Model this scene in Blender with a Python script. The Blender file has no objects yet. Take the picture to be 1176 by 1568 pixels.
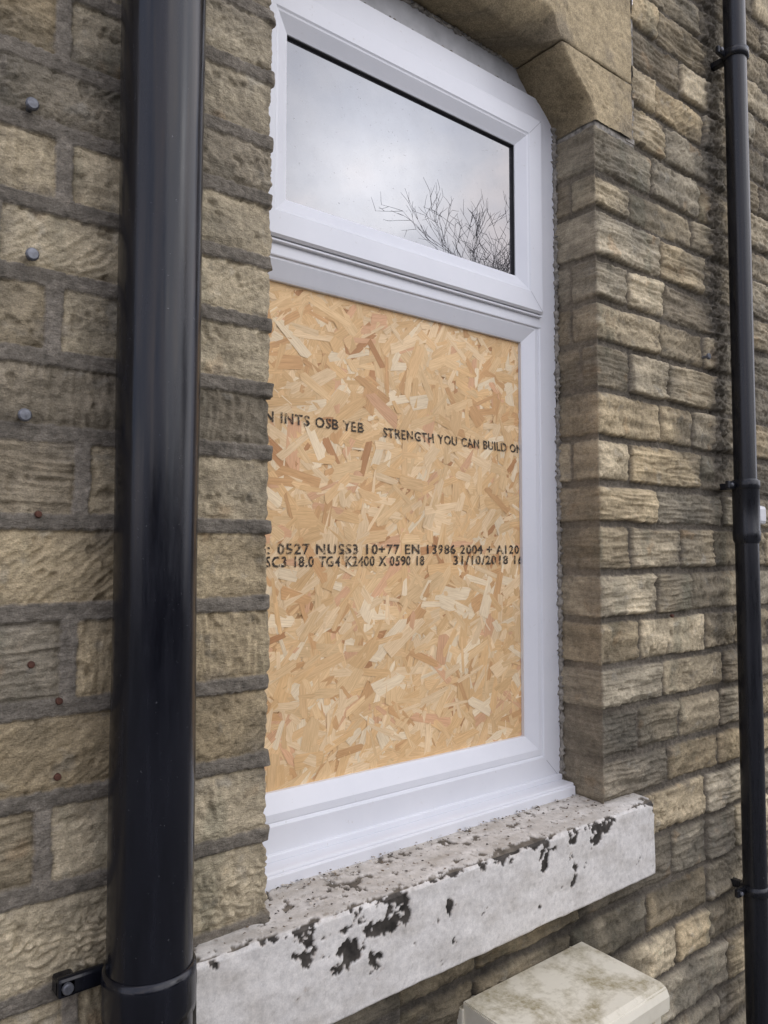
import bpy, bmesh, math, random
import numpy as np
from mathutils import Vector
random.seed(7); rng=np.random.RandomState(11)
S=bpy.context.scene
S.view_settings.view_transform='Standard'; S.view_settings.look='None'; S.view_settings.exposure=0
COL=S.collection

# ---------------------------------------------------------------- helpers
def link(o,parent=None):
    COL.objects.link(o)
    if parent: o.parent=parent
    return o
def empty(name,parent=None):
    o=bpy.data.objects.new(name,None); o.empty_display_size=.1
    return link(o,parent)
def mesh_obj(name,verts,faces,mat,parent=None,smooth=False,cols=None,uvs=None):
    me=bpy.data.meshes.new(name); me.from_pydata([tuple(v) for v in verts],[],[tuple(f) for f in faces])
    if cols is not None:
        a=me.color_attributes.new('Col','FLOAT_COLOR','POINT')
        c=np.ones((len(verts),4),dtype=np.float32); c[:,:3]=cols; a.data.foreach_set('color',c.ravel())
    if uvs is not None:
        l=me.uv_layers.new(name='UVMap'); l.data.foreach_set('uv',np.array(uvs,dtype=np.float32).ravel())
    me.materials.append(mat)
    if smooth: me.polygons.foreach_set('use_smooth',[True]*len(me.polygons))
    me.update()
    return link(bpy.data.objects.new(name,me),parent)
def grid_obj(name,P,C,mat,parent=None,keep=None,smooth=True,flip=False):
    nz,nx=P.shape[:2]
    idx=np.arange(nz*nx).reshape(nz,nx)
    q=np.stack([idx[:-1,:-1],idx[:-1,1:],idx[1:,1:],idx[1:,:-1]],-1).reshape(-1,4)
    if keep is not None: q=q[keep[:-1,:-1].reshape(-1)]
    if flip: q=q[:,::-1]
    me=bpy.data.meshes.new(name)
    me.vertices.add(nz*nx); me.vertices.foreach_set('co',P.astype(np.float32).ravel())
    n=len(q); me.loops.add(n*4); me.loops.foreach_set('vertex_index',q.astype(np.int32).ravel())
    me.polygons.add(n); me.polygons.foreach_set('loop_start',(np.arange(n)*4).astype(np.int32))
    try: me.polygons.foreach_set('loop_total',np.full(n,4,dtype=np.int32))
    except Exception: pass
    me.update(calc_edges=True); me.validate()
    a=me.color_attributes.new('Col','FLOAT_COLOR','POINT')
    c=np.ones((nz*nx,4),dtype=np.float32); c[:,:3]=C.reshape(-1,3); a.data.foreach_set('color',c.ravel())
    me.materials.append(mat)
    me.polygons.foreach_set('use_smooth',[smooth]*len(me.polygons)); me.update()
    return link(bpy.data.objects.new(name,me),parent)

perm=rng.permutation(256); ang=rng.rand(256)*2*np.pi; GX=np.cos(ang); GY=np.sin(ang)
def pn(x,y,seed=0):
    x=np.asarray(x,float)+seed*17.31; y=np.asarray(y,float)+seed*9.77
    xi=np.floor(x).astype(int); yi=np.floor(y).astype(int); xf=x-xi; yf=y-yi
    u=xf*xf*xf*(xf*(xf*6-15)+10); v=yf*yf*yf*(yf*(yf*6-15)+10)
    def g(a,b):
        h=perm[(perm[(xi+a)&255]+yi+b)&255]; return GX[h]*(xf-a)+GY[h]*(yf-b)
    return ((g(0,0)*(1-u)+g(1,0)*u)*(1-v)+(g(0,1)*(1-u)+g(1,1)*u)*v)*1.4
def fbm(x,y,o=4,seed=0):
    s=0;a=1;t=0
    for i in range(o):
        s=s+a*pn(x*2**i,y*2**i,seed+i*3); t+=a; a*=.55
    return s/t*1.5
def sstep(a,b,x):
    t=np.clip((x-a)/(b-a),0,1); return t*t*(3-2*t)

# ---------------------------------------------------------------- materials
def newmat(name):
    m=bpy.data.materials.new(name); m.use_nodes=True
    nt=m.node_tree; b=nt.nodes['Principled BSDF']; return m,nt,b
def nd(nt,t,**k):
    n=nt.nodes.new(t)
    for a,v in k.items(): setattr(n,a,v)
    return n
def noise(nt,scale,detail=6,rough=.6,vec=None,dist=0):
    n=nd(nt,'ShaderNodeTexNoise'); n.inputs['Scale'].default_value=scale; n.inputs['Detail'].default_value=detail
    n.inputs['Roughness'].default_value=rough; n.inputs['Distortion'].default_value=dist
    if vec is not None: nt.links.new(vec,n.inputs['Vector'])
    return n.outputs['Fac']
def ramp(nt,fac,stops):
    r=nd(nt,'ShaderNodeValToRGB'); e=r.color_ramp.elements
    while len(e)<len(stops): e.new(.5)
    for i,(p,c) in enumerate(stops):
        e[i].position=p; e[i].color=(c[0],c[1],c[2],1) if hasattr(c,'__len__') else (c,c,c,1)
    nt.links.new(fac,r.inputs['Fac']); return r.outputs['Color']
def mul(nt,a,b,t='MULTIPLY',fac=1):
    m=nd(nt,'ShaderNodeMix',data_type='RGBA',blend_type=t); m.inputs[0].default_value=fac
    for s,i in ((a,6),(b,7)):
        if hasattr(s,'links') : nt.links.new(s,m.inputs[i])
        else: m.inputs[i].default_value=(*s,1)
    return m.outputs[2]
def mixf(nt,f,a,b):
    m=nd(nt,'ShaderNodeMix',data_type='RGBA'); nt.links.new(f,m.inputs[0])
    for s,i in ((a,6),(b,7)):
        if hasattr(s,'links') : nt.links.new(s,m.inputs[i])
        else: m.inputs[i].default_value=(*s,1)
    return m.outputs[2]
def bump(nt,b,h,strength,dist,prev=None):
    n=nd(nt,'ShaderNodeBump'); n.inputs['Strength'].default_value=strength; n.inputs['Distance'].default_value=dist
    nt.links.new(h,n.inputs['Height'])
    if prev is not None: nt.links.new(prev,n.inputs['Normal'])
    nt.links.new(n.outputs['Normal'],b.inputs['Normal']); return n.outputs['Normal']
def objco(nt): return nd(nt,'ShaderNodeTexCoord').outputs['Object']
def attr_mat(name,rough=.9,fine=420,bs=.5,bd=.0015,var=(.66,1.32),mid=0,gv=(.74,1.2)):
    m,nt,b=newmat(name); co=objco(nt)
    at=nd(nt,'ShaderNodeAttribute',attribute_name='Col')
    f=noise(nt,fine,3,.75,co); g=noise(nt,75,4,.7,co)
    c=mul(nt,at.outputs['Color'],ramp(nt,f,[(.28,var[0]),(.72,var[1])]))
    c=mul(nt,c,ramp(nt,g,[(.32,gv[0]),(.68,gv[1])]))
    nt.links.new(c,b.inputs['Base Color']); b.inputs['Roughness'].default_value=rough
    b.inputs['Specular IOR Level'].default_value=.25
    pv=None
    if mid:
        mp=nd(nt,'ShaderNodeMapping'); mp.inputs['Scale'].default_value=(.55,.55,1.3); nt.links.new(co,mp.inputs['Vector'])
        h=noise(nt,160,3,.65,mp.outputs['Vector']); pv=bump(nt,b,h,mid,.005)
    bump(nt,b,f,bs,bd,pv); return m
M_stone=attr_mat('gritstone_masonry',mid=.7,bs=.6)
M_sill=attr_mat('peeling_painted_stone',rough=.75,fine=350,bs=.3,bd=.001,var=(.86,1.1),gv=(.84,1.1))
M_ash=attr_mat('ashlar_sandstone',fine=300,bs=.5,bd=.0012)
def simple(name,c,rough=.5,var=.1,scale=40,bs=0,bd=.001,spec=.5,metal=0):
    m,nt,b=newmat(name); co=objco(nt); f=noise(nt,scale,4,.6,co)
    cc=ramp(nt,f,[(.3,[x*(1-var) for x in c]),(.7,[min(1,x*(1+var)) for x in c])])
    nt.links.new(cc,b.inputs['Base Color']); b.inputs['Roughness'].default_value=rough
    b.inputs['Specular IOR Level'].default_value=spec; b.inputs['Metallic'].default_value=metal
    if bs: bump(nt,b,f,bs,bd)
    return m
m,nt,b=newmat('white_upvc'); M_pvc=m; co=objco(nt)
f=noise(nt,5,5,.65,co); g=noise(nt,55,5,.75,co)
c=ramp(nt,f,[(.3,(.71,.72,.745)),(.7,(.765,.77,.79))]); c=mul(nt,c,ramp(nt,g,[(.64,(1,1,1)),(.73,(.86,.84,.80))]))
nt.links.new(c,b.inputs['Base Color']); b.inputs['Roughness'].default_value=.3
M_fill=simple('grey_filler_render',(.46,.46,.46),.8,.18,14,.4,.002)
M_gasket=simple('black_gasket',(.02,.02,.022),.5)
M_mitre=simple('weld_line_shadow',(.35,.35,.37),.6)
M_bead=simple('grey_sealant_mortar',(.27,.25,.215),.9,.6,60,.8,.003,.2)
M_metal=simple('dull_bolt_metal',(.17,.175,.19),.45,.4,80,.3,.001,.5,.5)
M_white=simple('pale_plastic_fitting',(.6,.6,.6),.4,.1,30)
M_dark=simple('dark_interior',(.02,.02,.025),.8)
def pipe_mat(name,c,rlo,rhi):
    m,nt,b=newmat(name); co=objco(nt)
    mp=nd(nt,'ShaderNodeMapping'); mp.inputs['Scale'].default_value=(1,1,.10); nt.links.new(co,mp.inputs['Vector'])
    f=noise(nt,55,5,.7,mp.outputs['Vector']); g=noise(nt,170,3,.6,co)
    cc=ramp(nt,f,[(.35,c),(.75,[x*1.8+.001 for x in c])]); sp=ramp(nt,g,[(.70,0.0),(.76,.08)])
    cc=mul(nt,cc,sp,'ADD'); nt.links.new(cc,b.inputs['Base Color'])
    rr=ramp(nt,f,[(.35,rlo),(.75,rhi)]); nt.links.new(rr,b.inputs['Roughness'])
    h=noise(nt,26,5,.6,mp.outputs['Vector']); bump(nt,b,h,.22,.0022)
    b.inputs['Specular IOR Level'].default_value=.42
    return m
M_pipeA=pipe_mat('black_gloss_paint',(.0055,.006,.009),.13,.34)
M_pipeC=pipe_mat('black_pipe_plastic',(.008,.0085,.011),.22,.42)
# glass
m,nt,b=newmat('window_glass'); M_glass=m; co=objco(nt)
gl=nd(nt,'ShaderNodeBsdfGlossy'); gl.inputs['Roughness'].default_value=.0; gl.inputs['Color'].default_value=(.95,.96,1,1)
df=nd(nt,'ShaderNodeBsdfDiffuse'); df.inputs['Color'].default_value=(.03,.03,.035,1)
lw=nd(nt,'ShaderNodeFresnel'); lw.inputs['IOR'].default_value=2.45
mx=nd(nt,'ShaderNodeMixShader'); nt.links.new(lw.outputs['Fac'],mx.inputs[0])
nt.links.new(df.outputs[0],mx.inputs[1]); nt.links.new(gl.outputs[0],mx.inputs[2])
sp=noise(nt,190,2,.5,co); big=noise(nt,14,4,.6,co)
sr=ramp(nt,sp,[(.69,0.0),(.75,.45)]); br=ramp(nt,big,[(.4,0.0),(.7,.10)])
ss=mul(nt,sr,br,'ADD'); d2=nd(nt,'ShaderNodeBsdfDiffuse'); d2.inputs['Color'].default_value=(.35,.34,.33,1)
mx2=nd(nt,'ShaderNodeMixShader'); nt.links.new(ss,mx2.inputs[0]); nt.links.new(mx.outputs[0],mx2.inputs[1]); nt.links.new(d2.outputs[0],mx2.inputs[2])
nt.links.new(mx2.outputs[0],nt.nodes['Material Output'].inputs['Surface'])
# osb
m,nt,b=newmat('osb_strands'); M_osb=m
at=nd(nt,'ShaderNodeAttribute',attribute_name='Col'); uv=nd(nt,'ShaderNodeUVMap')
mp=nd(nt,'ShaderNodeMapping'); mp.inputs['Scale'].default_value=(20,380,1); nt.links.new(uv.outputs[0],mp.inputs['Vector'])
f=noise(nt,1,5,.7,mp.outputs['Vector'],.3); g=noise(nt,6,4,.6,objco(nt))
c=mul(nt,at.outputs['Color'],ramp(nt,f,[(.3,(.80,.73,.64)),(.62,(1.07,1.06,1.05))])); c=mul(nt,c,ramp(nt,g,[(.35,.92),(.65,1.06)]))
nt.links.new(c,b.inputs['Base Color']); b.inputs['Roughness'].default_value=.6; b.inputs['Specular IOR Level'].default_value=.3
bump(nt,b,f,.25,.0006)
# ink
m,nt,b=newmat('stamped_ink'); M_ink=m
f=noise(nt,150,4,.7,objco(nt)); tr=nd(nt,'ShaderNodeBsdfTransparent'); mx=nd(nt,'ShaderNodeMixShader')
b.inputs['Base Color'].default_value=(.03,.025,.02,1); b.inputs['Roughness'].default_value=.8
nt.links.new(ramp(nt,f,[(.38,0.15),(.48,.9)]),mx.inputs[0]); nt.links.new(tr.outputs[0],mx.inputs[1]); nt.links.new(b.outputs[0],mx.inputs[2])
nt.links.new(mx.outputs[0],nt.nodes['Material Output'].inputs['Surface'])

# ---------------------------------------------------------------- house wall layout
XL,XR=.70,1.676
house=empty('stone_house')
below=[.954-.125*i for i in range(9)][::-1]
below=[z+random.uniform(-.012,.012) for z in below[:-1]]
linesR=below+[.954+.119*i+(random.uniform(-.009,.009) if 0<i<15 else 0) for i in range(16)]+[2.74+.116*i for i in range(1,14)]
linesL=below+[.962,1.108,1.239,1.371,1.510,1.645,1.776,1.890,2.009,2.121,2.238,2.344,2.466]+[2.466+.12*i for i in range(1,15)]
linesR=np.array(linesR); linesL=np.array(linesL)
def breaks(k,side,z):
    r=random.Random(k*31+side*1000+5); out=[]
    if side==0:
        x=XL-(.345 if k%2 else .47)+r.uniform(-.03,.03) ; out=[XL+.25]
        while x>-2.5: out.append(x); x-=r.uniform(.26,.55)
        out=out[::-1]
        if z<.9:
            x=XL+.05; out=out[:-1]
            while x<1.3: out.append(x); x+=r.uniform(.15,.35)
            out.append(1.6)
    else:
        out=[1.0,XR-.2] if r.random()<.75 else [1.0,XR-.2,XR-r.uniform(.05,.09)]
        if z<.9: out=[1.0,1.19+r.uniform(0,.1),1.5+r.uniform(0,.1)]
        x=XR+(.165 if k%2 else .295)+r.uniform(-.03,.03)
        while x<5: out.append(x); x+=r.uniform(.16,.42)
    return np.array(out)
def layout(Xv,Zv,left):
    L=linesL if left else linesR; side=0 if left else 1
    wx=fbm(Xv*9,Zv*9,3,3)*.003; wz=fbm(Xv*5,Zv*14,3,8)*(.0028 if left else .0045)
    X=Xv+wx; Z=Zv+wz
    k=np.clip(np.searchsorted(L,Z)-1,0,len(L)-2)
    d=np.zeros_like(X); sid=np.zeros(X.shape,int); perp=np.zeros_like(X)
    mb=.026 if left else .018; mj=.024 if left else .009
    dz=np.minimum(Z-L[k],L[k+1]-Z)-mb/2
    for kk in np.unique(k):
        m=k==kk; B=breaks(int(kk),side,L[kk]+.001); x=X[m]
        j=np.clip(np.searchsorted(B,x)-1,0,len(B)-2)
        dx=np.minimum(x-B[j],B[j+1]-x)-mj/2
        dd=dz[m]; rr=.005 if left else .009
        ax=rr-dx; az=rr-dd
        dr=np.where((ax>0)&(az>0), rr-np.sqrt(np.maximum(ax,0)**2+np.maximum(az,0)**2), np.minimum(dx,dd))
        d[m]=dr; sid[m]=kk*40+j+side*2000; perp[m]=(dx<dd)
    return d,sid,perp
RT=rng.rand(5003,8)
def surface(Xv,Zv,left,reveal):
    d,sid,perp=layout(Xv,Zv,left)
    d=d+fbm(Xv*70,Zv*70,3,5)*(.0024 if left else .003)
    m=sstep(-.0012,.0016,d)
    R=RT[sid%5003]
    t=R[...,0] if left else R[...,0]**1.7
    ox=R[...,5]*40; X=Xv+ox; Z=Zv+R[...,6]*30
    wq=fbm(X*14,Z*14,2,44)*.9
    h0=pn(X*9,Z*150+pn(X*9,Z*9,2)*.8,1)*.0046+pn(X*30,Z*80,2)*.0022
    h1=(np.abs(pn(X*60+wq,Z*85+wq,4))-.25)*.0085*np.clip(.55+fbm(X*9,Z*9,2,45)*1.3,0,1.2)+pn(X*40,Z*40,6)*.002
    ca,sa=.8,.6; u=X*ca+Z*sa; v=-X*sa+Z*ca
    h2=pn(u*25,v*150+wq,7)*.0034*np.clip(.6+fbm(X*7,Z*7,2,46),0,1)+pn(X*30,Z*30,6)*.002
    h3=fbm(X*20,Z*26,4,9)*.0042
    hv=pn(X*120+wq,Z*28,10)*.003+pn(X*40,Z*40,6)*.0025
    h=np.where(t<.32,h0,np.where(t<.46,h1,np.where(t<.60,h2,np.where(t<.88,h3,hv))))
    if not left:
        led=pn(X*6,Z*34,41); h=h+np.floor(led*5)/5*.0065
    h=h+fbm(X*7,Z*12,3,12)*(.0035 if left else .007)+fbm(Xv*80,Zv*80,3,13)*.0018
    chip=sstep(.42,.6,fbm(Xv*22,Zv*22,3,47)); h=h-chip*.004
    h=h+(R[...,1]-.5)*(.005 if left else .012)
    h=h-.0055*np.exp(-np.maximum(d,0)/(.0045 if left else .008))
    if left: hm=.0015+fbm(Xv*40,Zv*60,3,14)*.0018
    else: hm=-.0135+fbm(Xv*50,Zv*60,3,14)*.003
    if left:
        e=sstep(XL-.03,XL-.006,Xv)*sstep(XL+.06,XL+.012,Xv)
        hm=hm+.0035*e*(1.0+1.4*fbm(Xv*5,Zv*25,2,48)); h=h-.0022*e+e*fbm(Xv*4,Zv*5,2,51)*.003
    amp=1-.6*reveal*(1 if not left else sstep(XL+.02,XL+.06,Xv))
    H=(h*m+hm*(1-m))*amp
    A=np.array([.375,.298,.180]); B=np.array([.320,.280,.202]); Cc=np.array([.50,.42,.28]); Dk=np.array([.20,.175,.133])
    r2=R[...,2:3]; r3=R[...,3:4]; r4=R[...,4:5]
    base=A*(1-r2)+B*r2
    base=np.where(r3>.80,Cc*.7+base*.3,base); base=np.where(r3<.13,Dk*.6+base*.4,base)
    bl=fbm(X*5,Z*9,4,20)[...,None]; base=base*(1+.32*bl)
    st=fbm(X*8,Z*60,4,21)[...,None]; base=base*(1+.20*st)
    soot=sstep(.0,.7,fbm(Xv*3.1,Zv*3.7,4,22)+.10+(.0 if left else .12*sstep(1.2,.4,Zv)))[...,None]
    base=base*(1-.55*soot)+np.array([.098,.092,.074])*.55*soot
    gr=sstep(.2,.65,fbm(Xv*8,Zv*2.6,4,49))[...,None]; base=base*(1-.4*gr)+np.array([.135,.14,.098])*.4*gr
    iron=sstep(.45,.8,fbm(X*11,Z*11,3,23))[...,None]; base=base*(1-.3*iron)+np.array([.33,.20,.09])*.3*iron
    lich=sstep(.35,.7,fbm(Xv*17,Zv*17,4,27))[...,None]; base=base*(1-.3*lich)+np.array([.30,.29,.25])*.3*lich
    base=base*(.82+.36*r4)*(1.10 if left else 1.20)
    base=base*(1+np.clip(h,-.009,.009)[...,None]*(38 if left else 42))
    mort=np.array([.18,.158,.125]) if left else np.array([.13,.112,.086])
    mc=mort*(1+.35*fbm(Xv*12,Zv*20,4,24)[...,None]+.25*fbm(Xv*90,Zv*90,2,25)[...,None])
    mc=mc*(1+(.3 if left else .15)*perp[...,None])
    C=base*m[...,None]+mc*(1-m[...,None])
    sm=(sstep(.25,.5,fbm(Xv*10,Zv*16,4,50))*np.exp(-np.maximum(d,0)/.012)*m*.7)[...,None]; C=C*(1-sm)+mc*1.15*sm
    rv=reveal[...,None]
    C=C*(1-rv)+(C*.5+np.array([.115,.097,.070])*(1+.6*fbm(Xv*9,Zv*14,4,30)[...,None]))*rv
    if not left:
        xw=Xv+fbm(Xv*5,Zv*22,3,31)*.03
        q=(sstep(2.235,2.265,xw)*sstep(1.75,1.9,Zv)); q2=q*(1-.62*sstep(2.32,2.38,xw))
        rc=np.array([.13,.115,.09])*(1+.8*fbm(Xv*60,Zv*60,3,32)[...,None])
        C=C*(1-.8*q2[...,None])+rc*.8*q2[...,None]
        H=H+q2*(fbm(Xv*45,Zv*45,3,33)*.011+.003)
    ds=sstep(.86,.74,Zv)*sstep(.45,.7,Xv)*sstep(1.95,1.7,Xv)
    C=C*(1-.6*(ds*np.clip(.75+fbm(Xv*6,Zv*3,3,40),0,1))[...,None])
    return H,np.clip(C,.01,.8)

def seg(a,b,s): return np.linspace(a,b,max(2,int(round((b-a)/s))+1))
def cat(*a):
    r=a[0]
    for x in a[1:]: r=np.concatenate([r,x[1:]])
    return r
ZB=.86
xF=cat(seg(-2,.15,.02),seg(.15,XL,.0026),seg(XL,XR,.004),seg(XR,2.75,.0032),seg(2.75,4.5,.02))
zs=cat(seg(0,.25,.012),seg(.25,ZB,.004))
Xg,Zg=np.meshgrid(xF,zs)
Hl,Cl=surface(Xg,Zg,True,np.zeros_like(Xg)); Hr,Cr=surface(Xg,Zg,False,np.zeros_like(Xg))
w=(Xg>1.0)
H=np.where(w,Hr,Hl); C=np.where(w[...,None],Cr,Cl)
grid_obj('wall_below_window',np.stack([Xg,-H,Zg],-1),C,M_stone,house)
rad=.006
def wrap(xs,corner,sgn):
    dep=seg(rad,.17,.003)[::-1]
    th=np.linspace(0,np.pi/2,5)[1:-1]
    px=[];py=[];nx=[];ny=[];vx=[];rv=[]
    for y in dep: px.append(corner);py.append(y);nx.append(-sgn);ny.append(0);vx.append(corner-sgn*y);rv.append(1)
    for t in th:
        px.append(corner+sgn*rad*(1-math.cos(t)));py.append(rad*(1-math.sin(t)))
        nx.append(-sgn*math.cos(t));ny.append(-math.sin(t)); vx.append(corner+sgn*rad*(2*t/np.pi-.5));rv.append(1-t/(np.pi/2))
    for x in xs: px.append(x);py.append(0);nx.append(0);ny.append(-1);vx.append(x);rv.append(0)
    return [np.array(a,float) for a in (px,py,nx,ny,vx,rv)]
def side_wall(name,xs,corner,sgn,zs,left,keepfn=None):
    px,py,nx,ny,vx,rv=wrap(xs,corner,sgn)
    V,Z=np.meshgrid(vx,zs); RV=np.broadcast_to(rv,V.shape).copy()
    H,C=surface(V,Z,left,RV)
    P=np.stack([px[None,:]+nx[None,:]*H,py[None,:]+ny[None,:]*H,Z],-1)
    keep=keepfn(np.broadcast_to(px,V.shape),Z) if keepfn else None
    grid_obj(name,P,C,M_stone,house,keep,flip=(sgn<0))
xs=xF[xF>XR+rad]
zs=cat(seg(ZB,3.45,.0033),seg(3.45,5.2,.03))
XE=1.848
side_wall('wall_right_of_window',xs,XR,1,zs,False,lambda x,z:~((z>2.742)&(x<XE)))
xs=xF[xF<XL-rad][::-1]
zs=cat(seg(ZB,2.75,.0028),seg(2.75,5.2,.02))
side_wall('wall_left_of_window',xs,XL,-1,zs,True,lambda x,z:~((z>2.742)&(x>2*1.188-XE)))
Xg,Zg=np.meshgrid(seg(2*1.188-XE-.01,XE+.01,.012),seg(3.42,5.2,.012))
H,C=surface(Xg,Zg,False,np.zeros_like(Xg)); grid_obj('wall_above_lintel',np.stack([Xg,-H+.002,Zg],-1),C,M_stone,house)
def box(name,x0,x1,y0,y1,z0,z1,mat,parent,bev=0,seg_=2):
    bm=bmesh.new(); bmesh.ops.create_cube(bm,size=1)
    for v in bm.verts:
        v.co=Vector(((x0+x1)/2+v.co.x*(x1-x0),(y0+y1)/2+v.co.y*(y1-y0),(z0+z1)/2+v.co.z*(z1-z0)))
    if bev: bmesh.ops.bevel(bm,geom=bm.edges[:],offset=bev,segments=seg_,affect='EDGES',profile=.5)
    me=bpy.data.meshes.new(name); bm.to_mesh(me); bm.free(); me.materials.append(mat)
    return link(bpy.data.objects.new(name,me),parent)
box('wall_core_lintel',2*1.188-XE-.02,XE+.02,.25,.30,2.72,3.5,M_bead,house)
box('room_darkness',.5,1.9,.262,.27,.8,2.7,M_dark,house)

# lintel with shouldered arch
def ash_col(P):
    x,y,z=P[...,0],P[...,1],P[...,2]; s=x+y*.9
    b=np.array([.43,.345,.21])*(1+.26*fbm(s*4,z*5,4,80)[...,None]+.18*fbm(s*25,z*40,4,81)[...,None])
    g=sstep(.0,.6,fbm(s*6,z*6,4,82))[...,None]; b=b*(1-.5*g)+np.array([.17,.15,.118])*.5*g
    pit=sstep(.5,.75,fbm(s*45,z*45,3,83))[...,None]; b=b*(1-.35*pit)
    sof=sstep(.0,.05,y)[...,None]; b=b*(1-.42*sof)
    return np.clip(b,.01,.8)
lint=[(1.536,2.902),(1.50,2.905),(1.44,2.909),(1.36,2.914),(1.27,2.918),(1.188,2.92)]
full=lint+[(2*1.188-x,z) for x,z in lint[::-1][1:]]
XA=2*1.188-XE
def fine(pts,st=.006):
    o=[]
    for (a,b),(c,d) in zip(pts[:-1],pts[1:]):
        n=max(1,int(math.hypot(c-a,d-b)/st))
        for i in range(n): o.append((a+(c-a)*i/n,b+(d-b)*i/n))
    o.append(pts[-1]); return o
pts=fine([(XE-.004,2.904),(1.536,2.904)])[:-1]+fine(full)+fine([(2*1.188-1.536,2.904),(XA+.004,2.904)])[1:]
pts=np.array(pts)
def rows_for(x,zb,ch):
    o=[]
    for t in np.linspace(0,1,90)[:-1]: o.append((x,-.004,3.42*(1-t)+(zb+ch+.004)*t))
    o.append((x,-.004,zb+ch+.004)); o.append((x,-.001,zb+ch))
    for t in np.linspace(0,1,8)[1:]: o.append((x,-.001+(ch+.001)*t,zb+ch*(1-t)))
    for t in np.linspace(0,1,28)[1:]: o.append((x,ch+(.245-ch)*t,zb))
    return o
P=[]
for x,z in pts:
    dx=min(1.535-x,x-(2*1.188-1.535)); ch=.058*float(sstep(0,.035,np.array(dx)))+.0005
    P.append(rows_for(x,z,ch))
P=np.array(P)
def ashn(P,a,b_): 
    s=P[...,0]+P[...,1]; return fbm(s*12,P[...,2]*12,4,a)*.003+fbm(s*60,P[...,2]*60,3,b_)*.0018-sstep(.45,.65,fbm(s*30,P[...,2]*30,3,a+20))*.003
dn=ashn(P,85,86)
fr=(P[...,1]<.003); C=ash_col(P)
P[...,1]-=np.where(fr,dn,0); P[...,2]-=np.where(fr,0,dn)
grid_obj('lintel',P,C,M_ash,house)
cur=[(1.676,2.744),(1.6745,2.756),(1.670,2.770),(1.662,2.784),(1.647,2.80),(1.626,2.816),(1.603,2.832),(1.588,2.845),(1.572,2.862),(1.552,2.88),(1.538,2.899)]
def springer(name,mir):
    fx=(lambda x:2*1.188-x) if mir else (lambda x:x)
    c=fine(cur,.004); P=[]
    for x,z in c:
        o=[]
        for t in np.linspace(0,1,40)[:-1]: o.append(((XE-.004)*(1-t)+(x+.004)*t,-.003,z))
        o.append((x+.004,-.003,z)); o.append((x,.002,z-.001))
        for t in np.linspace(0,1,32)[1:]: o.append((x,.002+.243*t,z-.001))
        P.append(o)
    P=np.array(P); P[...,0]=fx(P[...,0])
    dn=ashn(P,87,88)
    fr=(P[...,1]<0); C=ash_col(P); P[...,1]-=np.where(fr,dn,0); P[...,2]-=np.where(fr,0,dn)
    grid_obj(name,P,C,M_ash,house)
springer('springer_stone',False); springer('springer_stone_opposite',True)
for sx_ in (1,-1):
    f_=(lambda x:x) if sx_>0 else (lambda x:2*1.188-x)
    a,b_=sorted((f_(1.585),f_(XE+.01))); box('bed_joint',a,b_,.003,.235,2.897,2.9045,M_bead,house)
    a,b_=sorted((f_(XE-.03),f_(XE+.012))); box('end_joint',a,b_,.001,.1,2.736,3.44,M_bead,house)
    a,b_=sorted((f_(1.680),f_(XE+.012))); box('springer_bed',a,b_,.003,.24,2.728,2.7485,M_bead,house)

# ---------------------------------------------------------------- window
win=empty('window',house)
def ring(name,x0,x1,z0,z1,prof,mat,parent=win):
    V=[];F=[];n=len(prof)
    for ins,y in prof:
        V+=[(x0+ins,y,z0+ins),(x1-ins,y,z0+ins),(x1-ins,y,z1-ins),(x0+ins,y,z1-ins)]
    for i in range(n-1):
        for j in range(4):
            a=4*i+j;b_=4*i+(j+1)%4; F.append((a,b_,b_+4,a+4))
    return mesh_obj(name,V,F,mat,parent)
ring('outer_frame',.645,1.674,.996,2.838,[(0,.22),(0,.139),(.003,.135),(.066,.135),(.0695,.1365),(.073,.141),(.073,.20)],M_pvc)
ring('frame_gasket',.7195,1.6055,2.2325,2.7675,[(0,.1345),(0,.131),(.008,.130)],M_gasket)
ring('top_light_sash',.722,1.603,2.234,2.766,[(0,.139),(0,.122),(.005,.117),(.052,.117),(.056,.1195),(.060,.1205),(.084,.1335),(.090,.1365),(.090,.16)],M_pvc)
ring('sash_gasket',.809,1.516,2.321,2.679,[(0,.1385),(.0045,.1395),(.0045,.16)],M_gasket)
mesh_obj('glass_pane',[(.80,.146,2.31),(1.53,.146,2.31),(1.53,.146,2.69),(.80,.146,2.69)],[(0,1,2,3)],M_glass,win)
box('transom',.70,1.612,.1335,.20,2.200,2.2285,M_pvc,win,.003)
box('drip_rail',.720,1.605,.124,.14,2.2262,2.2318,M_pvc,win,.002)
ring('glazing_bead',.700,1.6085,1.067,2.213,[(0,.1425),(0,.1400),(.004,.1385),(.018,.139),(.050,.153),(.055,.156),(.055,.18)],M_pvc)
box('frame_filler',.62,1.70,.150,.22,2.80,2.96,M_fill,win)
box('upvc_cill',.645,1.672,.090,.21,.972,.9975,M_pvc,win,.004)
box('cill_nose',.645,1.672,.0855,.100,.962,.990,M_pvc,win,.003)
box('frame_bottom_packer',.645,1.672,.128,.21,.9965,1.012,M_pvc,win,.003)
def mitre(x,z,dx,dz,y,L=.088):
    w=.0006; t=Vector((dx,0,dz)).normalized(); n=Vector((-t.z,0,t.x))*w
    a=Vector((x,y,z))+t*.006;b_=a+t*(L-.012)*1.414*.62
    mesh_obj('mitre_line',[a-n,b_-n,b_+n,a+n],[(0,1,2,3)],M_mitre,win)
mitre(1.603,2.766,-1,-1,.1165); mitre(1.603,2.234,-1,1,.1165); mitre(1.674,.996,-1,1,.1343,.1)
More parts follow.
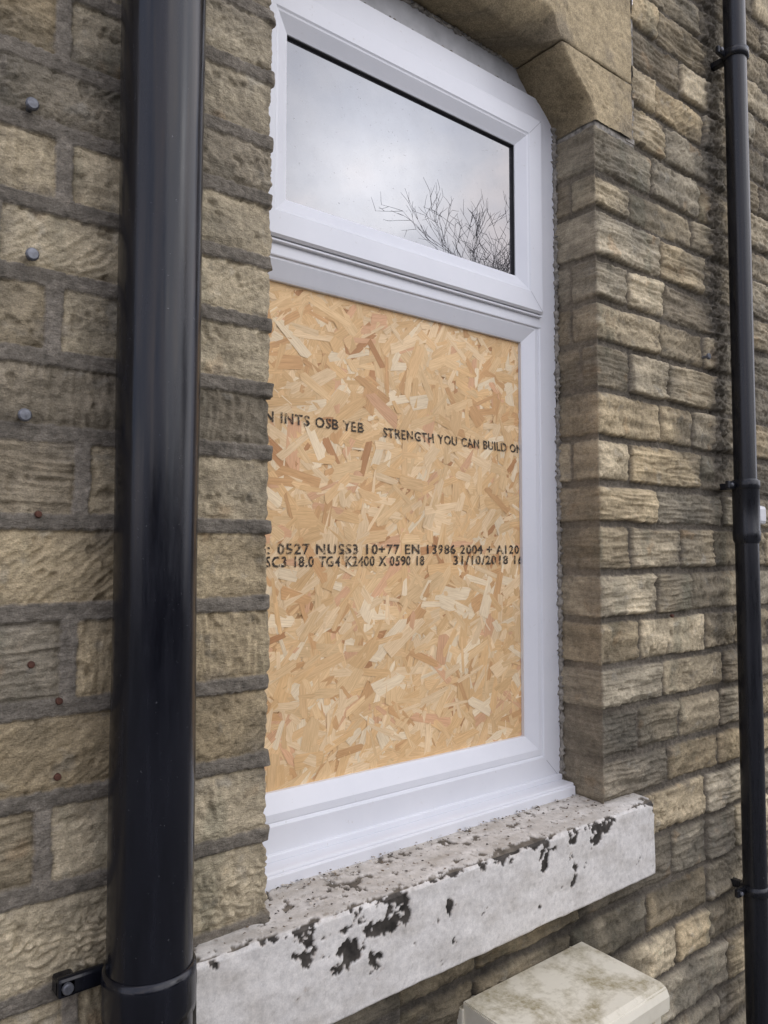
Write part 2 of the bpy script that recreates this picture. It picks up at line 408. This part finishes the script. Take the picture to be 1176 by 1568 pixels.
def rough_bead(name,p0,p1,r,n,seed,parent):
    V=[];F=[];rr=random.Random(seed); p0=Vector(p0);p1=Vector(p1); k=6
    d=(p1-p0).normalized(); u=d.orthogonal().normalized(); v=d.cross(u)
    for i in range(n+1):
        c=p0.lerp(p1,i/n)+u*rr.uniform(-.0025,.0025)+v*rr.uniform(-.0025,.0025); q=r*rr.uniform(.4,1.6)
        for j in range(k):
            a=2*math.pi*j/k; V.append(c+(u*math.cos(a)+v*math.sin(a))*q*rr.uniform(.7,1.3))
    for i in range(n):
        for j in range(k): F.append((i*k+j,i*k+(j+1)%k,(i+1)*k+(j+1)%k,(i+1)*k+j))
    return mesh_obj(name,V,F,M_bead,parent,True)
rough_bead('sealant_bead_right',(1.676,.133,.97),(1.674,.133,2.80),.007,330,1,win)
rough_bead('sealant_bead_sill',(.66,.098,.961),(1.674,.098,.961),.005,200,2,win)
rough_bead('sealant_bead_head',(.66,.149,2.842),(1.62,.149,2.842),.004,150,4,win)
rough_bead('sealant_bead_soffit',(.72,.149,2.913),(1.56,.149,2.907),.005,150,5,win)

# ---------------------------------------------------------------- osb board
osb=empty('osb_board')
ox0,ox1,oz0,oz1=.740,1.566,1.11,2.17; oy=.168
V=[];F=[];CC=[];UV=[]
V+=[(ox0,oy,oz0),(ox1,oy,oz0),(ox1,oy,oz1),(ox0,oy,oz1),(ox0,oy+.018,oz0),(ox1,oy+.018,oz0),(ox1,oy+.018,oz1),(ox0,oy+.018,oz1)]
for f_ in [(0,1,2,3),(5,4,7,6),(4,0,3,7),(1,5,6,2),(3,2,6,7),(4,5,1,0)]: F.append(f_); UV+=[(0,0)]*4
CC+=[(.5,.30,.14)]*8
pal=[((.80,.57,.31),5),((.84,.635,.385),4.2),((.76,.51,.255),4),((.78,.535,.28),3),((.66,.40,.19),1.5),((.74,.45,.26),1),((.52,.28,.13),.45),((.87,.72,.49),1.8)]
pc=[p for p,_ in pal]; pw=[w for _,w in pal]
for i in range(5800):
    cx=random.uniform(ox0-.03,ox1+.03); cz=random.uniform(oz0-.03,oz1+.03)
    big=random.random()
    L=random.uniform(.014,.05) if big<.65 else random.uniform(.035,.066); W=random.uniform(.004,.012) if big<.65 else random.uniform(.008,.020)
    if big>.95: L=random.uniform(.022,.034); W=L*.75
    a=random.gauss(math.pi/5,.75) if random.random()<.6 else random.uniform(0,math.pi)
    y=oy-.0006-random.random()*.0024; tl=random.uniform(-.008,.008); tw=random.uniform(-.02,.02)
    sk=random.uniform(-.6,.6)*W
    pp=[(-L+sk,-W),(L*random.uniform(.7,1.05),-W*random.uniform(.6,1.05)),(L+sk*.5,random.uniform(-.5,.5)*W),(L*random.uniform(.7,1)-sk,W*random.uniform(.6,1)),(-L*random.uniform(.8,1)-sk,W),(-L*random.uniform(1,1.15),random.uniform(-.5,.5)*W)]
    ca,sa=math.cos(a),math.sin(a); s=len(V); loc=[]
    for p,q in pp:
        X=cx+p*ca-q*sa; Z=cz+p*sa+q*ca
        X=min(max(X,ox0),ox1); Z=min(max(Z,oz0),oz1)
        loc.append((X,y+p*tl+q*tw,Z))
    V+=loc; F.append(tuple(range(s,s+6)))
    c=random.choices(pc,pw)[0]; b_=random.uniform(.90,1.06); CC+=[(c[0]*b_,c[1]*b_,c[2]*b_)]*6
    o1=random.random()*20; o2=random.random()*20; UV+=[(p+o1,q+o2) for p,q in pp]
mesh_obj('strands',V,F,M_osb,osb,cols=np.array(CC),uvs=UV)
def text(body,x0,x1,z,h,sp=1.0):
    cu=bpy.data.curves.new('stamp','FONT'); cu.body=body; cu.size=1; cu.offset=.026; cu.space_character=1.15; cu.resolution_u=3
    o=bpy.data.objects.new('tmp',cu); COL.objects.link(o); bpy.context.view_layer.update()
    me=bpy.data.meshes.new_from_object(o.evaluated_get(bpy.context.evaluated_depsgraph_get()))
    bpy.data.objects.remove(o)
    n=len(me.vertices); co=np.zeros(n*3,dtype=np.float32); me.vertices.foreach_get('co',co); co=co.reshape(-1,3)
    mn=co.min(0);mx_=co.max(0); X=(co[:,0]-mn[0])/(mx_[0]-mn[0])*(x1-x0)+x0; Z=(co[:,1])/.72*h+z
    X=X+.0014*np.sin(Z*1300); out=np.stack([X,np.full(n,oy-.0042),Z],-1)
    me.vertices.foreach_set('co',out.astype(np.float32).ravel()); me.materials.clear(); me.materials.append(M_ink); me.update()
    link(bpy.data.objects.new('stamp_text',me),osb)
text("EN INTS OSB YEB",.765,1.035,1.866,.022)
text("STRENGTH YOU CAN BUILD ON",1.09,1.562,1.862,.022)
text("G: 0527 NUSS3 10+77 EN 13986 2004 + A1201",.762,1.562,1.5955,.022)
text("OSC3 18.0 TG4 K2400 X 0590 18",.762,1.215,1.569,.022)
text("31/10/2018 16",1.31,1.562,1.569,.022)

# ---------------------------------------------------------------- window sill
X0,X1,YF,YB,ZT,ZTB,ZBm=.545,1.812,-.054,.15,.958,.972,.772
def seg2(a,b,s):
    n=max(1,int(round(math.dist(a,b)/s))); return [(a[0]+(b[0]-a[0])*i/n,a[1]+(b[1]-a[1])*i/n) for i in range(n)]
path=seg2((YF+.05,ZBm),(YF+.004,ZBm),.01)+seg2((YF+.004,ZBm),(YF,ZBm+.004),.003)+seg2((YF,ZBm+.004),(YF,ZT-.008),.0026)+seg2((YF,ZT-.008),(YF+.007,ZT),.003)+seg2((YF+.007,ZT),(YB,ZTB),.003)+[(YB,ZTB)]
path=np.array(path); tg=np.gradient(path,axis=0); tg/=np.linalg.norm(tg,axis=1)[:,None]
nrm=np.stack([-tg[:,1],tg[:,0]],-1)
arc=np.concatenate([[0],np.cumsum(np.linalg.norm(np.diff(path,axis=0),axis=1))])
xs=seg(X0,X1,.0026)
Xg,Ag=np.meshgrid(xs,arc); Y=np.broadcast_to(path[:,0:1],Xg.shape); Z=np.broadcast_to(path[:,1:2],Xg.shape)
top=sstep(.6,.9,np.broadcast_to(nrm[:,1:2],Xg.shape)); front=1-top
aE=arc[np.argmax(path[:,1]>ZT-.006)]
peel=fbm(Xg*16,Ag*20,5,50)+.55*fbm(Xg*55,Ag*55,3,51)
edge=np.exp(-((Ag-aE)/.014)**2)
drip=fbm(Xg*7,Ag*2,2,52)
P=peel*1.0+edge*.72+drip*.25-.80
P=P+top*(.38+.25*fbm(Xg*5,Ag*6,3,53))
for (px,pz,rx,rz,s) in [(.846,.885,.035,.032,.9),(.80,.865,.012,.018,.8),(.955,.897,.045,.022,.95),(.91,.905,.03,.01,.7),(.90,.85,.02,.016,.7),(.98,.935,.03,.01,.6),(1.478,.868,.018,.035,.95),(1.563,.914,.022,.015,1.0),(1.373,.918,.022,.022,.9),(1.43,.93,.02,.012,.7),(1.09,.895,.012,.02,.8),(.74,.90,.03,.014,.6),(1.60,.935,.03,.012,.6),(.70,.84,.01,.01,.7),(1.50,.935,.03,.012,.5),(.80,.925,.04,.008,.5),(1.25,.935,.05,.008,.4)]:
    r=((Xg-px)/rx)**2+((Z-pz)/rz)**2
    P=P+front*s*1.15*np.exp(-r*.8)
bare=sstep(-.012,.016,P)
wx=fbm(Xg*30,Ag*30,4,55)
D=fbm(Xg*5,Ag*7,3,56)*.003+wx*.0009-(bare*.0030)+bare*fbm(Xg*70,Ag*70,3,57)*.0015-edge*np.maximum(0,fbm(Xg*12,Ag*0,3,58))*.010
pcol=np.array([.72,.69,.635])*(1+.10*fbm(Xg*14,Ag*14,4,60)[...,None])
grime=np.clip(.50*fbm(Xg*9,Ag*22,4,61)+.06+.40*top,0,.85)[...,None]
pcol=pcol*(1-grime)+np.array([.36,.32,.26])*grime
spk=sstep(.35,.6,fbm(Xg*70,Ag*70,3,63))[...,None]*(.18+.4*top[...,None]); pcol=pcol*(1-spk)+np.array([.20,.165,.12])*spk
scol=np.array([.055,.048,.04])*(1+.9*np.clip(wx,-.7,1)[...,None])
scol=scol*(1-top[...,None]*.7)+np.array([.18,.155,.12])*(top[...,None]*.7)*(1+.5*wx[...,None])
C=pcol*(1-bare[...,None])+scol*bare[...,None]
rim=np.exp(-((P+.05)/.025)**2)[...,None]*front[...,None]; C=C*(1-.3*rim)+np.array([.34,.21,.11])*.3*rim
PP=np.stack([Xg,Y+nrm[:,0:1]*D,Z+nrm[:,1:2]*D],-1)
sill=empty('window_sill',house)
grid_obj('sill_stone',PP,np.clip(C,.01,.82),M_sill,sill)
for k,xx in ((-1,X1),(0,X0)):
    col=PP[:,k,:]; n=len(col); aa=np.linspace(0,1,14)
    mid=np.array([YB*.3,(ZT+ZBm)/2])
    G=np.zeros((n,14,3)); CCg=np.zeros((n,14,3))
    for j,t in enumerate(aa):
        G[:,j,1]=col[:,1]*(1-t)+mid[0]*t; G[:,j,2]=col[:,2]*(1-t)+mid[1]*t
        G[:,j,0]=xx+(fbm(G[:,j,1]*25,G[:,j,2]*25,3,70)*.002 if t>0 else 0)
        CCg[:,j]=np.array([.6,.57,.5])*(1+.25*fbm(G[:,j,1]*20,G[:,j,2]*20,4,71)[:,None])
    grid_obj('sill_end',G,CCg,M_sill,sill,flip=(k==0))
V=[];F=[];CF=[]
for i in range(520):
    x=random.uniform(.6,1.66); y=random.uniform(-.045,.085) if random.random()<.6 else random.gauss(.075,.008); z=ZT+.004+(y-YF)*.068
    r=random.uniform(.0008,.0045); s=len(V); k=5; a0=random.random()*6
    for j in range(k): V.append((x+r*math.cos(a0+j*6.283/k)*random.uniform(.5,1.2),y+r*math.sin(a0+j*6.283/k)*random.uniform(.5,1.2),z+random.uniform(-.001,.0015)))
    V.append((x,y,z+r*.5))
    for j in range(k): F.append((s+j,s+(j+1)%k,s+k))
    c=random.choice([(.6,.58,.53),(.06,.05,.04),(.16,.12,.08),(.55,.5,.42)]); CF+=[c]*(k+1)
mesh_obj('paint_flakes',V,F,M_sill,sill,cols=np.array(CF))

# ---------------------------------------------------------------- drainpipes
def lathe(name,cx,cy,prof,mat,parent,n=48):
    V=[];F=[]
    for r,z in prof:
        for j in range(n):
            a=2*math.pi*j/n; V.append((cx+r*math.cos(a),cy+r*math.sin(a),z))
    for i in range(len(prof)-1):
        for j in range(n): F.append((i*n+j,i*n+(j+1)%n,(i+1)*n+(j+1)%n,(i+1)*n+j))
    return mesh_obj(name,V,F,mat,parent,True)
def bolt(name,x,y,z,r,L,parent,mat=M_metal):
    V=[];F=[]
    pr=[(r*.5,0),(r*.5,-L+.004),(r,-L+.004),(r,-L-.001),(r*.8,-L-.003),(0.0001,-L-.0035)]
    n=12
    for q,d in pr:
        for j in range(n):
            a=2*math.pi*j/n; V.append((x+q*math.cos(a),y+d,z+q*math.sin(a)))
    for i in range(len(pr)-1):
        for j in range(n): F.append((i*n+j,i*n+(j+1)%n,(i+1)*n+(j+1)%n,(i+1)*n+j))
    return mesh_obj(name,V,F,mat,parent,False)
dp=empty('drainpipe'); cx,cy,r=.459,-.078,.0620
lathe('pipe',cx,cy,[(r+.0010*math.sin(z*3.1)+.0006*math.sin(z*11),z) for z in np.linspace(.02,5.2,180)],M_pipeA,dp,64)
for z in (.965,3.02,4.6):
    lathe('clip_collar',cx,cy,[(r,z-.034),(r+.004,z-.032),(r+.005,z-.02),(r+.005,z+.020),(r+.004,z+.032),(r,z+.034)],M_pipeA,dp)
    box('clip_lug',cx-.115,cx-.045,-.030,-.016,z-.002,z+.026,M_pipeA,dp,.005)
    box('clip_lug',cx+.045,cx+.075,-.030,-.016,z-.002,z+.026,M_pipeA,dp,.005)
    box('clip_foot',cx-.115,cx-.088,-.030,.002,z-.002,z+.024,M_pipeA,dp,.004)
    bolt('clip_bolt',cx-.102,-.028,z+.012,.008,.006,dp)
dp2=empty('drainpipe.001'); cx,cy,r=2.302,-.072,.0335
lathe('pipe',cx,cy,[(r,z) for z in (.02,.6,1.2,1.64)],M_pipeC,dp2)
lathe('upper_pipe',cx,cy,[(r-.001,z) for z in (1.6,1.9,2.5,3.2,5.2)],M_pipeC,dp2)
lathe('socket',cx,cy,[(r,1.625),(r+.005,1.635),(r+.006,1.66),(r+.0045,1.665),(r+.0045,1.79),(r+.007,1.795),(r+.007,1.812),(r+.001,1.818)],M_pipeC,dp2)
for z in (.61,1.80,3.14,4.5):
    lathe('clip_collar',cx,cy,[(r,z-.014),(r+.006,z-.012),(r+.006,z+.012),(r,z+.014)],M_pipeC,dp2)
    box('clip_arm',cx-.075,cx-.030,-.060,-.046,z-.012,z+.012,M_pipeC,dp2,.004)
    box('clip_arm',cx+.030,cx+.085,-.060,-.046,z-.012,z+.012,M_pipeC,dp2,.004)
    box('clip_stem',cx-.012,cx+.012,-.05,.004,z-.010,z+.010,M_pipeC,dp2,.003)
    bolt('clip_bolt',cx-.062,-.058,z,.006,.005,dp2); bolt('clip_bolt',cx+.068,-.058,z,.006,.005,dp2)
box('side_fitting',2.395,2.455,-.065,.006,1.685,1.745,M_white,dp2,.012)
lathe('side_fitting_cap',2.425,-.03,[(.016,1.74),(.020,1.745),(.020,1.768),(.012,1.775),(.0001,1.776)],M_white,dp2,20)
for x,z in ((.285,2.258),(.29,2.034),(.285,1.797),(2.205,2.19)):
    bolt('wall_bolt',x,.002,z,.0095,.020,house)
M_plug=simple('rust_hole_plug',(.09,.035,.02),.8,.3,90)
for x,z in ((.310,1.655),(.305,1.437),(.345,1.38),(.345,1.27),(2.0,1.42)):
    bolt('hole_plug',x,.004,z,.0052,.0078,house,M_plug)

# ---------------------------------------------------------------- meter box
m,nt,b=newmat('stained_cream_plastic'); M_box=m
co=objco(nt); f=noise(nt,11,6,.7,co,.2); g=noise(nt,90,5,.7,co)
geo=nd(nt,'ShaderNodeNewGeometry'); sx=nd(nt,'ShaderNodeSeparateXYZ'); nt.links.new(geo.outputs['Normal'],sx.inputs[0])
mt=nd(nt,'ShaderNodeMath',operation='MULTIPLY'); mt.use_clamp=True
nt.links.new(ramp(nt,f,[(.44,0.12),(.62,.95)]),mt.inputs[0]); nt.links.new(ramp(nt,sx.outputs['Z'],[(.5,.15),(.9,1)]),mt.inputs[1])
m2=nd(nt,'ShaderNodeMath',operation='MULTIPLY'); m2.use_clamp=True; nt.links.new(mt.outputs[0],m2.inputs[0]); nt.links.new(ramp(nt,g,[(.3,.4),(.6,1)]),m2.inputs[1])
nt.links.new(mixf(nt,m2.outputs[0],(.76,.71,.57),(.29,.24,.125)),b.inputs['Base Color']); b.inputs['Roughness'].default_value=.55
mb=empty('meter_box')
def prismbox(name,x0,x1,yf,yb,z0,z1,ch,mat,parent,bv=.003):
    pr=[(yb,z0),(yf+.006,z0),(yf,z0+.006),(yf,z1-ch*1.1),(yf+ch*.35,z1-ch*.3),(yf+ch,z1),(yb,z1+.006)]
    bm=bmesh.new(); A=[bm.verts.new((x0,y,z)) for y,z in pr]; B=[bm.verts.new((x1,y,z)) for y,z in pr]
    bm.faces.new(A); bm.faces.new(B[::-1]); n=len(pr)
    for i in range(n): bm.faces.new((A[i],B[i],B[(i+1)%n],A[(i+1)%n]))
    bmesh.ops.recalc_face_normals(bm,faces=bm.faces[:])
    bmesh.ops.bevel(bm,geom=[e for e in bm.edges if e.calc_face_angle(0)>.5],offset=bv,segments=2,affect='EDGES')
    me=bpy.data.meshes.new(name); bm.to_mesh(me); bm.free(); me.materials.append(mat)
    return link(bpy.data.objects.new(name,me),parent)
prismbox('housing',1.172,1.561,-.222,-.012,.16,.628,.02,M_box,mb)
prismbox('lid',1.166,1.567,-.240,-.006,.60,.657,.020,M_box,mb)
box('door_panel',1.20,1.535,-.2265,-.2200,.19,.585,M_box,mb,.004)
box('door_latch',1.355,1.38,-.233,-.226,.37,.40,M_gasket,mb,.003)
box('wall_flange',1.16,1.573,-.012,.012,.15,.650,M_box,mb,.002)

# ---------------------------------------------------------------- ground and unseen wall, added for the dark reflection in the pipes
m,nt,b=newmat('concrete_paving'); co=objco(nt)
nt.links.new(ramp(nt,noise(nt,3,8,.7,co),[(.3,(.09,.09,.085)),(.7,(.17,.165,.155))]),b.inputs['Base Color']); b.inputs['Roughness'].default_value=.9
bump(nt,b,noise(nt,60,5,.7,co),.4,.004)
mesh_obj('ground',[(-300,-300,0),(300,-300,0),(300,300,0),(-300,300,0)],[(0,1,2,3)],m)
M_bw=simple('dark_reflected_stone',(.07,.062,.048),.9,.5,6,.6,.02,.2)
bw=empty('reflected_wall')
x=-14
while x<16:
    L=random.uniform(1.6,2.4); h=2.35+random.uniform(-.12,.25)
    box('wall_panel',x,x+L-.01,-9.4,-9.0,0,h,M_bw,bw,.03); box('coping',x-.005,x+L-.012,-9.46,-8.94,h+.003,h+.10,M_bw,bw,.03); x+=L

# ---------------------------------------------------------------- bare trees (seen in the glass)
M_bark=simple('dark_bark',(.03,.025,.022),.9,.4,20,.6,.01,.2)
def tree(name,x,y,H,seed,rot=0,lvmax=6):
    r=random.Random(seed); V=[];F=[]
    def tube(p,q,r0,r1,k):
        d=(q-p).normalized(); u=d.orthogonal().normalized(); v=d.cross(u); s=len(V)
        for c,rr in ((p,r0),(q,r1)):
            for j in range(k):
                a=2*math.pi*j/k; V.append(c+(u*math.cos(a)+v*math.sin(a))*rr)
        for j in range(k): F.append((s+j,s+(j+1)%k,s+k+(j+1)%k,s+k+j))
    def grow(p,d,L,rad,lv):
        nseg=4 if lv<3 else 3; r0=rad
        for i in range(nseg):
            d=(d+Vector((r.uniform(-1,1),r.uniform(-1,1),r.uniform(-.4,1)))*.16).normalized()
            q=p+d*L/nseg; r1=r0*.84; tube(p,q,r0,r1,7 if lv<2 else 4 if lv<4 else 3)
            p=q;r0=r1
            if lv<lvmax and i>=1:
                for _ in range(2 if lv<5 else 1):
                    ax=Vector((r.uniform(-1,1),r.uniform(-1,1),r.uniform(-1,1))).normalized()
                    nd_=(d*.72+ax*.66+Vector((0,0,.14))).normalized()
                    if r.random()<.84: grow(p,nd_,L*r.uniform(.50,.70),max(.0045,r0*.58),lv+1)
    grow(Vector((0,0,0)),Vector((0,0,1)),H*.36,H*.02,0)
    zm=sorted(v.z for v in V)[int(len(V)*.995)]; V=[v*(H/zm) for v in V]
    o=mesh_obj(name,V,F,M_bark,None,True); o.location=(x,y,0); o.rotation_euler=(0,0,rot); return o
tree('bare_tree',14.3,-11.4,9.9,3)
tree('bare_tree.001',15.6,-11.6,10.1,3,2.2)
tree('bare_tree.002',17.2,-11.6,10.2,8,1.0)

# ---------------------------------------------------------------- light
sd=Vector((.598,-.77,.478)).normalized()
w=bpy.data.worlds.new('World'); S.world=w; w.use_nodes=True; nt=w.node_tree
bg=nt.nodes['Background']
sky=nd(nt,'ShaderNodeTexSky',sky_type='NISHITA'); sky.sun_disc=False; sky.sun_elevation=math.asin(sd.z); sky.sun_rotation=math.atan2(sd.x,sd.y)
tc=nd(nt,'ShaderNodeTexCoord'); mp=nd(nt,'ShaderNodeMapping'); mp.inputs['Scale'].default_value=(1,1,1.4); nt.links.new(tc.outputs['Generated'],mp.inputs['Vector'])
f=noise(nt,4.6,5,.5,mp.outputs['Vector'],.4)
def cramp(nt,f,stops,k):
    c=ramp(nt,f,[(p,[x/k for x in cc]) for p,cc in stops])
    m=nd(nt,'ShaderNodeVectorMath',operation='SCALE'); nt.links.new(c,m.inputs[0]); m.inputs['Scale'].default_value=k; return m.outputs[0]
cl=cramp(nt,f,[(.36,(5.0,6.1,9.2)),(.5,(9.4,9.8,11.8)),(.64,(15.5,13.8,14.2))],18)
dt=nd(nt,'ShaderNodeVectorMath',operation='DOT_PRODUCT'); dt.inputs[1].default_value=sd
nm=nd(nt,'ShaderNodeVectorMath',operation='NORMALIZE'); nt.links.new(tc.outputs['Generated'],nm.inputs[0]); nt.links.new(nm.outputs[0],dt.inputs[0])
pw_=nd(nt,'ShaderNodeMath',operation='POWER'); mxx=nd(nt,'ShaderNodeMath',operation='MAXIMUM'); mxx.inputs[1].default_value=0; nt.links.new(dt.outputs['Value'],mxx.inputs[0]); nt.links.new(mxx.outputs[0],pw_.inputs[0]); pw_.inputs[1].default_value=150
gm=nd(nt,'ShaderNodeMath',operation='MULTIPLY'); nt.links.new(pw_.outputs[0],gm.inputs[0]); gm.inputs[1].default_value=22
ad=nd(nt,'ShaderNodeVectorMath',operation='ADD'); nt.links.new(cl,ad.inputs[0]); nt.links.new(gm.outputs[0],ad.inputs[1])
mx=nd(nt,'ShaderNodeMix',data_type='RGBA'); mx.inputs[0].default_value=.9; nt.links.new(sky.outputs[0],mx.inputs[6]); nt.links.new(ad.outputs[0],mx.inputs[7])
nt.links.new(mx.outputs[2],bg.inputs['Color']); bg.inputs['Strength'].default_value=.12
sun=bpy.data.lights.new('sun','SUN'); sun.energy=1.4; sun.angle=math.radians(85); sun.color=(1,.97,.92)
so=link(bpy.data.objects.new('sun',sun)); so.rotation_euler=sd.to_track_quat('Z','Y').to_euler()

# ---------------------------------------------------------------- camera
cam=bpy.data.cameras.new('camera'); co_=link(bpy.data.objects.new('camera',cam))
cam.sensor_fit='VERTICAL'; cam.sensor_height=36; cam.lens=27.1; cam.clip_start=.02; cam.clip_end=1000
co_.location=(0,-1.2,1.6); co_.rotation_euler=(math.radians(92.96),0,math.radians(-38.7))
S.camera=co_
